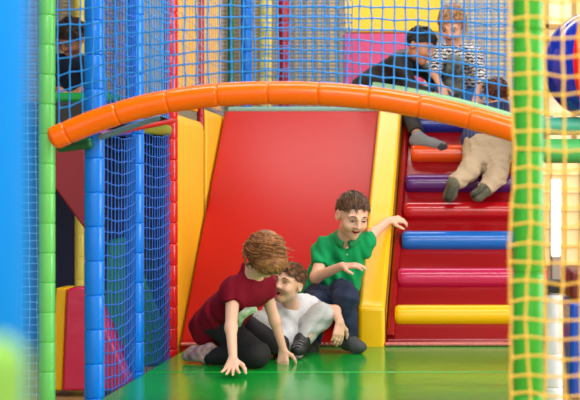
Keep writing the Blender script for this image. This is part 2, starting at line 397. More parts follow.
# ------------------------------------------------------------------ right-hand background
BY = 7.0; bc = p(597.5, 65, BY); br = .318
ball = thing('giant_ball', (bc[0], bc[1], bc[2] - br), 'giant blue ball with a red panel behind the yellow net', 'ball')
def lune(a0, a1, n=10, m=24, r=br):
    v = []; f = []
    for i in range(m + 1):
        th = pi * i / m
        for j in range(n + 1):
            a = a0 + (a1 - a0) * j / n
            v.append(bc + r * V(sin(th) * cos(a), sin(th) * sin(a), cos(th)))
    f = [(i * (n + 1) + j, (i + 1) * (n + 1) + j, (i + 1) * (n + 1) + j + 1, i * (n + 1) + j + 1) for i in range(m) for j in range(n)]
    return MB().add(v, f)
d = -pi / 2
BALLB = vinyl('ball_blue', (16, 50, 190), .15)
for k in range(3):
    a = radians(154 + 120 * k)
    tag(build('ball_panel', lune(a, a + radians(83), 16), BALLB, ball, smooth=170), 'blue ball panel')
    tag(build('ball_panel', lune(a + radians(83), a + radians(120), 8), vinyl('ball_red', (225, 30, 40), .15), ball, smooth=170), 'red ball panel')
rail((p(536, 0, 7.0)[0], 7.0, p(0, 126, 7.0)[2]), (1.9, 7.0, p(0, 126, 7.0)[2]), .052, TEAL, 'teal padded rail under the giant ball')
rail((p(536, 0, 6.9)[0], 6.9, p(0, 151, 6.9)[2]), (1.9, 6.9, p(0, 151, 6.9)[2]), .07, vinyl('rail_mid_green', (70, 175, 90), .35), 'thick green padded rail below the teal rail')
tag(build('support_frame', MB().box(1.5, 1.58, 6.86, 7.04, -.1, 1.22), DARK, bevel=.01), 'dark upright carrying the teal and green rails', 'post')
lamp = thing('tube_lamp', p(556, 256, 9.2), 'upright glowing white tube lamp below the green rail', 'lamp')
build('lamp_tube', MB().tube([p(556, 255, 9.2), p(556, 180, 9.2)], .034, 14), mat('lamp_glow', (255, 252, 244), .4, emit=4), lamp)
build('lamp_base', MB().box(p(551, 0, 9.2)[0], p(561, 0, 9.2)[0], 9.15, 9.25, -.1, p(0, 256, 9.2)[2]), mat('lamp_foot', (210, 200, 190), .4), lamp, bevel=.01)
tag(build('dark_rail', MB().box(.33, .52, 4.95, 5.05, .395, .448), DARK, bevel=.008), 'short dark bar lying on the white padded post', 'rail')
bp = thing('padded_block', (.66, 5.5, -.1), 'blue padded block with dark red top right of the white post', 'block')
build('block_body', MB().box(.575, .95, 5.3, 5.7, -.1, .33), vinyl('block_blue', (20, 80, 190), .3), bp, bevel=.02)
tag(build('block_cap', MB().box(.575, .95, 5.3, 5.7, .335, .47), vinyl('cap_red', (110, 30, 30), .4), bp, bevel=.02), 'dark red top cushion')

# ================================================================== people
def basis(fwd, up):
    f = nrm(fwd); r = nrm(np.cross(f, up)); u = np.cross(r, f); return np.c_[r, f, u]      # columns: right, forward, up
class Sdf:
    def __init__(s): s.q = []
    def rc(s, a, ra, b, rb, k=.02, cuts=(), sub=False):
        a, b = V(*a), V(*b); s.q.append(('rc', a, ra, b, rb, k, cuts, sub, np.minimum(a - ra, b - rb), np.maximum(a + ra, b + rb))); return s
    def chain(s, pts, rs, k=.02, cuts=()):
        for i in range(len(pts) - 1): s.rc(pts[i], rs[i], pts[i + 1], rs[i + 1], k, cuts)
        return s
    def ell(s, c, r, R=None, k=.02, cuts=(), sub=False):
        c = V(*c); r = V(*r); m = r.max(); s.q.append(('el', c, r, np.eye(3) if R is None else R, None, k, cuts, sub, c - m, c + m)); return s
    def mesh(s, vox, disp=None):
        lo = np.min([q[8] for q in s.q if not q[7]], 0) - .02; hi = np.max([q[9] for q in s.q if not q[7]], 0) + .02
        n = np.ceil((hi - lo) / vox).astype(int) + 2
        ax = [lo[i] + vox * np.arange(n[i]) for i in range(3)]
        D = np.full(n, .06, np.float32)
        for kind, A, ra, B, rb, k, cuts, sub, l, h in s.q:
            i0 = np.maximum(np.floor((l - .062 - lo) / vox).astype(int), 0); i1 = np.minimum(np.ceil((h + .062 - lo) / vox).astype(int) + 1, n)
            if (i1 <= i0).any(): continue
            sl_ = tuple(slice(a, b) for a, b in zip(i0, i1))
            P = np.stack(np.meshgrid(*[ax[i][sl_[i]] for i in range(3)], indexing='ij'), -1)
            if kind == 'rc':
                d = B - A; t = np.clip(((P - A) @ d) / (d @ d + 1e-12), 0, 1)
                val = np.linalg.norm(P - A - t[..., None] * d, axis=-1) - (ra + (rb - ra) * t)
            else:
                q = (P - A) @ B; k0 = np.linalg.norm(q / ra, axis=-1); k1 = np.linalg.norm(q / ra ** 2, axis=-1)
                val = np.where(k0 < 1e-3, -ra.min(), k0 * (k0 - 1) / (k1 + 1e-9))
            for pt, nn in cuts: val = np.maximum(val, (P - pt) @ nrm(nn))
            cur = D[sl_]
            if sub: val = -val; hh = np.maximum(k - np.abs(cur - val), 0) / k; D[sl_] = np.maximum(cur, val) + hh * hh * k / 4
            else: hh = np.maximum(k - np.abs(cur - val), 0) / k; D[sl_] = np.minimum(cur, val) - hh * hh * k / 4
        if disp is not None:
            ix = np.argwhere(np.abs(D) < .03); D[tuple(ix.T)] += disp(lo + ix * vox)
        return surface_nets(D, lo, vox)
def surface_nets(D, lo, vox):
    s = D < 0
    c8 = [(i, j, k) for i in (0, 1) for j in (0, 1) for k in (0, 1)]
    n = np.array(D.shape) - 1
    def sub(A, o): return A[o[0]:o[0] + n[0], o[1]:o[1] + n[1], o[2]:o[2] + n[2]]
    cnt = sum(sub(s, o).astype(int) for o in c8); mask = (cnt > 0) & (cnt < 8)
    cells = np.argwhere(mask); idx = np.full(n, -1); idx[mask] = np.arange(len(cells))
    acc = np.zeros((len(cells), 3)); num = np.zeros(len(cells))
    for a in c8:
        for ax in range(3):
            if a[ax]: continue
            b = list(a); b[ax] = 1
            d0 = D[tuple((cells + a).T)]; d1 = D[tuple((cells + b).T)]; m = (d0 < 0) != (d1 < 0)
            t = np.where(m, d0 / (d0 - d1 + 1e-20), 0)
            q = np.tile(np.array(a, float), (len(cells), 1)); q[:, ax] += t
            acc[m] += q[m]; num[m] += 1
    verts = lo + vox * (cells + acc / np.maximum(num, 1)[:, None])
    faces = []
    for ax in range(3):
        u, w = (ax + 1) % 3, (ax + 2) % 3
        e = np.zeros(3, int); e[ax] = 1
        S0 = s; S1 = np.roll(s, -1, ax); ch = S0 != S1
        g = np.argwhere(ch); g = g[(g[:, ax] < D.shape[ax] - 1) & (g[:, u] > 0) & (g[:, w] > 0) & (g[:, u] < D.shape[u] - 1) & (g[:, w] < D.shape[w] - 1)]
        eu = np.zeros(3, int); eu[u] = 1; ew = np.zeros(3, int); ew[w] = 1
        q = np.stack([idx[tuple((g - eu - ew).T)], idx[tuple((g - ew).T)], idx[tuple(g.T)], idx[tuple((g - eu).T)]], 1)
        flip = ~s[tuple(g.T)]; q[flip] = q[flip][:, ::-1]; faces.append(q)
    return verts, np.concatenate(faces)
def sdf_obj(name, sd, m, parent, vox=.005, disp=None, **k):
    v, f = sd.mesh(vox, disp)
    me = bpy.data.meshes.new(name); o0 = np.array(parent['wp'])
    v = (v - o0).astype(np.float32)
    me.vertices.add(len(v)); me.vertices.foreach_set('co', v.ravel())
    me.loops.add(f.size); me.loops.foreach_set('vertex_index', f.ravel().astype(np.int32))
    me.polygons.add(len(f)); me.polygons.foreach_set('loop_start', (np.arange(len(f)) * 4).astype(np.int32)); me.polygons.foreach_set('loop_total', np.full(len(f), 4, np.int32))
    me.update(calc_edges=True); me.validate()
    for q in me.polygons: q.use_smooth = True
    me.materials.append(m)
    ob = bpy.data.objects.new(name, me); COL.objects.link(ob); ob.parent = parent; ob['wp'] = parent['wp']
    sm = ob.modifiers.new('smooth', 'SMOOTH'); sm.factor = .5; sm.iterations = 2
    return ob
def folds(amp, fr, seed=0):
    r = np.random.default_rng(seed); W = r.normal(0, 1, (6, 3)); W *= (fr * (.6 + .9 * r.random(6)) / np.linalg.norm(W, axis=1))[:, None]; ph = r.random(6) * 6.28
    return lambda P: amp * np.sin(P @ W.T + ph + 1.2 * np.sin(P @ W[::-1].T * .5)).sum(1) / 2.4

SKIN = mat('skin', (232, 180, 152), .5, (60, .05), sss=.1)
SKIN2 = mat('skin_tan', (206, 144, 112), .5, (60, .05), sss=.1)
EYEW = mat('eye_white', (235, 232, 228), .25); IRIS = mat('eye_iris', (40, 26, 20), .2)
MOUTH = mat('mouth_inside', (96, 20, 22), .4); TEETH = mat('teeth', (244, 240, 230), .3); BROW = mat('eyebrow', (72, 44, 26), .7); LIP = mat('lips', (214, 138, 120), .45)

def head_sdf(sd, c, B, s=1.0, neck=None, neck_r=.04, mouth='open', mh=1.0):
    c = V(*c)
    L = lambda x, y, z: c + s * (B @ V(x, y, z))
    sd.ell(L(0, -.012, .028), V(.073, .092, .078) * s, B, .02)
    sd.ell(L(0, .03, -.022), V(.058, .055, .074) * s, B, .03)
    sd.rc(L(-.036, .012, -.058), .022 * s, L(0, .056, -.084), .021 * s, .02)
    sd.rc(L(.036, .012, -.058), .022 * s, L(0, .056, -.084), .021 * s, .02)
    for q in (-1, 1):
        sd.ell(L(q * .034, .058, -.03), V(.025, .026, .025) * s, B, .02)
        sd.rc(L(q * .012, .086, .024), .006 * s, L(q * .045, .07, .024), .008 * s, .012)
        sd.ell(L(q * .03, .095, .006), V(.017, .014, .010) * s, B, .012, (), True)
        sd.ell(L(q * .075, -.008, -.006), V(.010, .020, .031) * s, B, .008)
        sd.ell(L(q * .083, -.002, -.004), V(.006, .010, .018) * s, B, .006, (), True)
    sd.rc(L(0, .088, .012), .007 * s, L(0, .100, -.022), .0105 * s, .012)
    for q in (-1, 1): sd.ell(L(q * .011, .091, -.026), V(.008, .009, .007) * s, B, .008)
    if mouth == 'open': sd.ell(L(0, .092, -.045 - .0085 * mh), V(.026, .026, .0105 * mh) * s, B, .005, (), True)
    if neck is not None: sd.rc(L(0, -.02, -.055), neck_r * s, neck, neck_r * s * 1.05, .03)
    return L
def face(root, L, B, s, mouth='open', eyes='open', mh=1.0):
    for q in (-1, 1):
        c = L(q * .03, .073, .006)
        if eyes == 'open':
            build('eye', MB().ball(c, .0115 * s, 14, 10), EYEW, root, smooth=170)
            build('iris', MB().ball(L(q * .03, .0815, .003), V(.0062, .003, .0058) * s * 1.15, 12, 8, B), IRIS, root, smooth=170)
            z = .009
        elif eyes == 'slit':
            build('eye', MB().ball(L(q * .03, .077, .002), V(.011, .008, .0055) * s, 14, 10, B), EYEW, root, smooth=170)
            build('iris', MB().ball(L(q * .03, .0835, .0015), V(.005, .003, .004) * s, 12, 8, B), IRIS, root, smooth=170)
            z = .003
        else: z = .0
        a = [L(q * x, y, zz) for x, y, zz in ((.014, .089, .027), (.028, .089, .032), (.046, .076, .027))]
        build('eyebrow', MB().tube(a, [.0022 * s, .003 * s, .0015 * s], 6), BROW, root, smooth=170)
        a = [L(q * x, y, z + zz) for x, y, zz in ((.016, .083, 0), (.023, .0865, .005), (.030, .0872, .006), (.038, .083, .004), (.045, .077, -.001))]
        build('eyelash', MB().tube(a, np.array([.0012, .002, .0026, .002, .0012]) * s, 6), BROW, root, smooth=170)
    if mouth == 'open':
        build('mouth', MB().ball(L(0, .068, -.045 - .0085 * mh), V(.025, .017, .0105 * mh) * s, 16, 10, B), MOUTH, root, smooth=170)
        a = [L(x, y, -.0475) for x, y in ((-.018, .070), (-.01, .079), (0, .082), (.01, .079), (.018, .070))]
        build('teeth', MB().tube(a, .0042 * s, 8), TEETH, root, smooth=170)
        lo_ = -.046 - .0185 * mh
        a = [L(x, y, z) for x, y, z in ((-.027, .075, -.046), (-.016, .087, (lo_ * 2 - .046) / 3), (0, .0915, lo_), (.016, .087, (lo_ * 2 - .046) / 3), (.027, .075, -.046))]
        build('lip', MB().tube(a, [.0012 * s, .0026 * s, .0032 * s, .0026 * s, .0012 * s], 8), LIP, root, smooth=170)
        a = [L(x, y, z) for x, y, z in ((-.027, .075, -.046), (-.014, .088, -.0435), (0, .0935, -.0425), (.014, .088, -.0435), (.027, .075, -.046))]
        build('lip', MB().tube(a, [.0012 * s, .002 * s, .0024 * s, .002 * s, .0012 * s], 8), LIP, root, smooth=170)
    elif mouth == 'closed':
        a = [L(x, y, z) for x, y, z in ((-.02, .084, -.053), (0, .093, -.056), (.02, .084, -.053))]
        build('lip', MB().tube(a, [.002 * s, .004 * s, .002 * s], 8), LIP, root, smooth=170)
def hand(sd, w, d, n, thumb, s=1.0, curl=(.3, .35, .3), spread=.12, side=None):
    """w wrist, d finger direction, n palm-side normal, thumb: +-1 side of thumb along cross(d,n)"""
    d = nrm(d); n = nrm(n - d * (n @ d)); t = np.cross(d, n) * thumb
    w = V(*w)
    for q in (-.018, -.006, .006, .018): sd.rc(w + d * .008 * s + t * q * .7 * s, .011 * s, w + d * .062 * s + t * q * 1.25 * s, .0098 * s, .01)
    for q, ln, dn in ((.023, .056, .060), (.008, .062, .065), (-.007, .057, .064), (-.021, .045, .058)):
        b = w + d * dn * s + t * q * s; a = q / .023 * spread; dr = nrm(d * cos(a) + t * sin(a)); ang = 0
        r0 = .0078
        for i, fr in enumerate((.42, .32, .26)):
            ang += curl[i]
            v = dr * cos(ang) + n * sin(ang); e = b + v * ln * fr * s
            sd.rc(b, r0 * s, e, (r0 - .0009) * s, .004); b = e; r0 -= .0009
    b = w + d * .018 * s + t * .022 * s
    for v, ln, r in ((d * .55 + t * .8 + n * .25, .028, .0105), (d * .8 + t * .5 + n * .35, .024, .0088), (d * .9 + t * .25 + n * .4, .02, .0078)):
        e = b + nrm(v) * ln * s; sd.rc(b, r * s, e, (r - .001) * s, .008); b = e
def foot_sdf(sd, ankle, toe, up, s=1.0, r=.032):
    ankle, toe = V(*ankle), V(*toe); d = nrm(toe - ankle); up = nrm(up)
    heel = ankle - up * .03 * s - d * .02 * s
    sd.rc(ankle, r * s, heel, .028 * s, .02)
    mid = ankle + (toe - ankle) * .55 - up * .012 * s
    sd.rc(heel, .027 * s, mid, .03 * s, .02); sd.rc(ankle, .03 * s, mid, .026 * s, .025); sd.rc(mid, .029 * s, toe - d * .02 * s, .02 * s, .02)
    side = np.cross(d, up)
    for q in (-1, 1): sd.rc(mid + side * q * .012 * s, .022 * s, toe - d * .022 * s + side * q * .013 * s, .017 * s, .015)
def torso(sd, hipL, hipR, shL, shR, rh=.075, rs=.06, k=.05, belly=.0, cuts=()):
    hl, hr, l, r = V(*hipL), V(*hipR), V(*shL), V(*shR)
    li = l + (r - l) * .16; ri = r + (l - r) * .16
    sd.rc(hl, rh, li, rs, k, cuts); sd.rc(hr, rh, ri, rs, k, cuts); sd.rc((hl + hr) / 2, rh * 1.02, (l + r) / 2, rs * 1.1, k, cuts)
    sd.rc(l, rs * .8, r, rs * .8, k, cuts)
def hair_locks(mb, c, B, s, n, keep, crown=(0, -.03, .1), ln=.05, rad=.006, lift=.010, sweep=(0, 0, 0), radii=(.076, .096, .082), cen=(0, -.012, .03), seed=1, jit=.5):
    r = np.random.default_rng(seed); cr = V(*crown); rd = V(*radii); ce = V(*cen); k = 0; tries = 0
    while k < n and tries < n * 40:
        tries += 1
        q = nrm(r.normal(0, 1, 3)); a = ce + rd * q
        if not keep(a): continue
        nn = nrm(q / rd); t = a - cr; t = t - nn * (t @ nn); t = nrm(t + r.normal(0, jit, 3) * .3 + V(*sweep)); t = nrm(t - nn * (t @ nn))
        L = ln * (.7 + .6 * r.random()); pts = []
        for i in range(5):
            f = i / 4; x = a + t * L * (f - .3)
            qq = (x - ce) / rd; x = ce + rd * nrm(qq) * (1.0) + nrm(nrm(qq) / rd) * (lift * f * (.4 + r.random() * .8)); pts.append(V(*c) + s * (B @ x))
        mb.tube(pts, np.array([.5, 1, .95, .7, .15]) * rad * s, 5, flat=.7); k += 1
    return mb
def hair_mat(name, a, b): return mat('hair_' + name, a, .45, (90, .5), rgb2=b, varscale=45)

def hair_cap(c, B, s, cuts_local, grow=1.06, extra=None):
    sd = Sdf(); L = lambda x, y, z: V(*c) + s * (B @ V(x, y, z))
    cuts = [(L(*pt), B @ V(*nn)) for pt, nn in cuts_local]
    sd.ell(L(0, -.012, .03), V(.0755, .0945, .081) * s * grow, B, .01, cuts)
    if extra: extra(sd, L)
    return sd

def cut_at(a, b, t):      # plane perpendicular to a->b at fraction t, removing what lies beyond
    a, b = V(*a), V(*b); return (a + (b - a) * t, b - a)
def sock_dots(): return mat('sock_pattern', (214, 172, 168), .8, rgb2=(120, 92, 104), varscale=26)

# ---------------------------------------------------------------- girl in maroon
def girl():
    root = thing('person', p(225, 362, 5.6) * V(1, 1, 0), 'person in maroon shirt and black leggings kneeling, hair over face, hand on mat', 'person', 'children in the play area')
    sh_n, el_n, wr_n = p(233, 291, 5.52), p(231, 328, 5.42), p(233, 359, 5.315)
    sh_f, el_f, wr_f = p(263.5, 285, 5.66), p(275, 321, 5.70), p(283, 349, 5.72)
    hipn, hipf = p(215, 321, 5.74), p(226, 316, 5.88)
    kn, an, tn = p(257, 355, 5.55), p(206, 356, 5.70), p(184, 356, 5.76)
    kf, af, tf = p(270, 343, 5.80), p(228, 349, 5.94), p(212, 349, 5.97)
    neck = p(254, 271, 5.56); B = basis((.5, -.45, -.75), (.35, -.6, .7)); hs = p(267, 250, 5.47); hc = hs - .86 * (B @ V(0, -.012, .028))
    b = Sdf()
    torso(b, hipn, hipf, sh_n, sh_f, .06, .045)
    b.chain([sh_n, el_n, wr_n], [.034, .026, .019]); b.chain([sh_f, el_f, wr_f], [.034, .025, .019])
    b.chain([hipn, kn, an], [.06, .045, .028]); b.chain([hipf, kf, af], [.06, .045, .028])
    hand(b, wr_n, (.02, -.85, -.5), V(0, .3, -1), 1, 1.02, (-.02, -.22, -.1), .38)
    hand(b, wr_f, (.02, -.25, -1), V(.2, 1, -.1), 1, .95, (.1, .15, .2), .1)
    foot_sdf(b, an, an + (tn - an) * .93, (-.15, .25, -1), .8, .026); foot_sdf(b, af, af + (tf - af) * .93, (-.15, .25, -1), .8, .026)
    L = head_sdf(b, hc, B, .86, neck, .042, 'closed')
    b.rc(neck, .042, (sh_n + sh_f) / 2, .05, .04)
    sdf_obj('body', b, SKIN, root, .0045)
    t = Sdf(); hm = (hipn + hipf) / 2; dn = hm - (sh_n + sh_f) / 2
    torso(t, hipn + nrm(dn) * .07, hipf + nrm(dn) * .07, sh_n, sh_f, .096, .062, .05, cuts=[(hm + nrm(dn) * .085 , dn + V(0, 0, -.05))])
    t.rc(hm + nrm(dn) * .02 + V(.03, -.06, 0), .06, (sh_n + sh_f) / 2 + V(.0, -.03, -.03), .06, .05, [(hm + nrm(dn) * .085, dn + V(0, 0, -.05))])
    for a, e in ((sh_n, el_n), (sh_f, el_f)): t.rc(a, .05, a + (e - a) * .5, .047, .03, [cut_at(a, e, .36)])
    t.rc((sh_n + sh_f) / 2, .06, neck + V(-.012, .012, .0), .05, .03, [(neck + V(0, 0, .012), neck - (sh_n + sh_f) / 2)]); t.ell(neck + V(.03, -.045, .0), V(.024, .03, .05), None, .012, (), True)
    sdf_obj('shirt', t, mat('maroon_cotton', (124, 8, 32), .85, (40, .12), spec=.2), root, .005, folds(.0045, 75, 3))
    l = Sdf(); l.chain([hipn, kn], [.074, .056], .03); l.chain([hipf, kf], [.074, .056], .03); l.chain([kn, an], [.052, .036], .03, [cut_at(kn, an, .97)]); l.chain([kf, af], [.05, .036], .03)
    l.rc(hipn, .074, hipf, .074, .03)
    sdf_obj('leggings', l, mat('black_leggings', (28, 24, 28), .8, (160, .1), rgb2=(18, 15, 18), varscale=120), root, .005, folds(.002, 70, 5))
    s_ = Sdf(); foot_sdf(s_, an, tn, (-.15, .25, -1), 1.08)
    sdf_obj('sock', s_, sock_dots(), root, .005); s_ = Sdf(); foot_sdf(s_, af, tf, (-.15, .25, -1), 1.08); sdf_obj('sock', s_, sock_dots(), root, .005)
    # tied pale band at the waist
    q = [p(u, v, y) for u, v, y in ((238, 326, 5.50), (240, 317, 5.49), (247, 311.5, 5.49), (257, 309, 5.50))]
    tag(build('waist_print', MB().tube(q, [.014, .026, .026, .014], 10, flat=.8), mat('print_pale', (196, 214, 186), .7, rgb2=(110, 150, 100), varscale=30), root, smooth=170), 'pale green and white printed hem')
    # hair: crown plus long locks thrown across the face
    hm_ = hair_mat('girl', (172, 112, 60), (112, 68, 34))
    cap = Sdf(); cap.ell(hs, V(.083, .098, .088), B, .02); cap.ell(hs + V(.02, -.036, -.055), V(.08, .074, .058), None, .03)
    hb = MB(); v, f = cap.mesh(.006); hb.add(v, f)
    r = np.random.default_rng(5)
    for i in range(560):     # long locks sweeping round from the back of the head across the face
        e0 = r.uniform(-1.0, 1.15); a0 = r.uniform(-2.0, -.2); a1 = min(a0 + r.uniform(1.0, 2.0), 1.75); e1 = e0 * .7 - .12
        fly = r.random() < .22 and e0 < .7; ro = r.uniform(0, .008); r2 = r.random(); pts = []; ph = e0 * 5
        for j in range(9):
            t_ = j / 8; a = a0 + (a1 - a0) * t_; e = e0 + (e1 - e0) * t_ + .10 * sin(t_ * 3 + ph)
            R_ = .096 + ro * sin(t_ * pi) + (.055 * r2 * t_ ** 3 if fly else 0)
            pts.append(hs + R_ * V(sin(a) * cos(e) * .98, -cos(a) * cos(e), sin(e) * (.95 if e > 0 else .9)))
        hb.tube(pts, np.array([.3, .8, 1, 1, 1, .95, .8, .5, .1]) * r.uniform(.003, .0055), 5, flat=.8)
    for i in range(90):
        a = r.uniform(-1.2, 1.6); st = hs + V(.012 + sin(a) * .08, -.01 - cos(a) * .085, r.uniform(-.06, -.02)); ll = r.uniform(.025, .05)
        hb.tube([st + V(.018 * q * q, -.004 * q, -ll * q) for q in np.linspace(0, 1, 6)], np.array([.8, 1, .9, .7, .5, .1]) * .0055, 5, flat=.8)
    for i, (dx, ll) in enumerate(((-.088, .105), (-.082, .085), (-.078, .095))):
        st = hs + V(dx, -.03 - .01 * i, .03 - .012 * i); pts = [st + V(-.016 * sin(q * 2.9) + .018 * q ** 3, -.02 * q, -ll * q) for q in np.linspace(0, 1, 9)]
        hb.tube(pts, np.array([.4, .8, 1, 1, 1, .9, .8, .6, .2]) * .0034, 5)
    build('hair', hb, hm_, root, smooth=170)
girl()
# ---------------------------------------------------------------- boy in white shirt
def white_boy():
    root = thing('person', p(292, 355, 6.0) * V(1, 1, 0), 'laughing person in white t-shirt and light grey trousers reclining on the mat', 'person', 'children in the play area')
    hc = p(288.5, 283, 5.93); B = basis((-.44, -.89, .08), (.26, .14, .95)); s = .90
    shl, ell_, wrl = p(307, 306, 6.12), p(335, 311, 6.04), p(340, 322, 5.95)
    shr, elr, wrr = p(272, 316, 6.05), p(262, 334, 6.12), p(268, 345, 6.1)
    hl, hr = p(294, 337, 6.08), p(276, 337, 6.02)
    kl, al, tl = p(322, 315, 6.02), p(302, 341, 5.95), p(296, 354, 5.86)
    kr, ar, tr = p(262, 322, 5.98), p(281, 344, 5.93), p(281, 356, 5.84)
    neck = p(290, 308, 6.06)
    b = Sdf(); torso(b, hl, hr, shl, shr, .06, .045)
    b.chain([shl, ell_, wrl], [.033, .027, .02]); b.chain([shr, elr, wrr], [.033, .025, .019])
    hand(b, wrl, (-.1, -.25, -1), V(-.5, .8, 0), 1, 1.0, (.25, .3, .3), .12)
    hand(b, wrr, (.3, -.9, -.1), V(0, 0, -1), -1, .9)
    b.chain([hl, kl, al], [.055, .042, .03]); b.chain([hr, kr, ar], [.055, .042, .03])
    L = head_sdf(b, hc, B, s, neck, .042, 'open', 1.5); b.rc(neck, .042, (shl + shr) / 2, .05, .04)
    foot_sdf(b, al, al + (tl - al) * .93, (0, .4, 1), .8, .026); foot_sdf(b, ar, ar + (tr - ar) * .93, (0, .4, 1), .8, .026)
    sdf_obj('body', b, SKIN, root, .0045); face(root, L, B, s, eyes='closed', mh=1.5)
    t = Sdf(); torso(t, hl, hr, shl, shr, .078, .06); t.rc((hl + hr) / 2 + V(0, -.04, .02), .06, (shl + shr) / 2 + V(0, -.02, 0), .055, .05)
    t.rc(shl, .046, shl + (ell_ - shl) * .6, .042, .03, [cut_at(shl, ell_, .38)]); t.rc(shr, .046, shr + (elr - shr) * .6, .042, .03, [cut_at(shr, elr, .5)])
    t.ell(neck + V(-.005, -.02, .02), V(.042, .04, .03), None, .01, (), True)
    sdf_obj('shirt', t, mat('white_cotton', (226, 226, 230), .8, (30, .1)), root, .005, folds(.006, 75, 8))
    l = Sdf(); l.chain([hl, kl], [.075, .056], .03); l.chain([kl, al], [.054, .036], .03, [cut_at(kl, al, 1.08)]); l.chain([hr, kr], [.072, .054], .03); l.chain([kr, ar], [.052, .036], .03, [cut_at(kr, ar, .95)]); l.rc(hl, .075, hr, .075, .03)
    sdf_obj('trousers', l, mat('grey_jersey', (190, 192, 190), .85, (60, .1), var=.08, varscale=60), root, .005, folds(.005, 70, 9))
    for a, tt in ((al, tl), (ar, tr)):
        sd = Sdf(); foot_sdf(sd, a + V(0, 0, .005), tt, (0, .4, 1), 1.12); sh = sdf_obj('shoe', sd, mat('black_shoe', (30, 30, 32), .5, (40, .1)), root, .005)
        lb = MB()
        for q in (.3, .5, .7):
            m_ = a + (tt - a) * q + V(0, -.022, .02); lb.tube([m_ + V(-.022, 0, -.004), m_ + V(0, -.008, .006), m_ + V(.022, 0, -.004)], .003, 6)
        tag(build('laces', lb, mat('grey_lace', (120, 120, 125), .7), sh), 'grey laces')
        sb = MB(); m0 = a + V(0, .015, -.035); sb.tube([m0, (m0 + tt) / 2 + V(0, -.012, -.014), tt + V(0, -.008, -.018)], [.03, .034, .024], 12, flat=.3)
        tag(build('sole', sb, mat('sole_grey', (120, 118, 116), .6), sh), 'grey sole')
    keep = lambda a: a[2] > .02 + .55 * a[1]
    cap = hair_cap(hc, B, s, [((0, 0, .012), (0, .62, -1))]); hb = MB(); v, f = cap.mesh(.005, folds(.003, 120, 2)); hb.add(v, f)
    hair_locks(hb, hc, B, s, 260, keep, ln=.05, lift=.012, seed=3, sweep=(.1, .3, .1), jit=.25, rad=.0045)
    build('hair', hb, hair_mat('brown_b', (132, 82, 46), (70, 40, 20)), root, smooth=170)
white_boy()
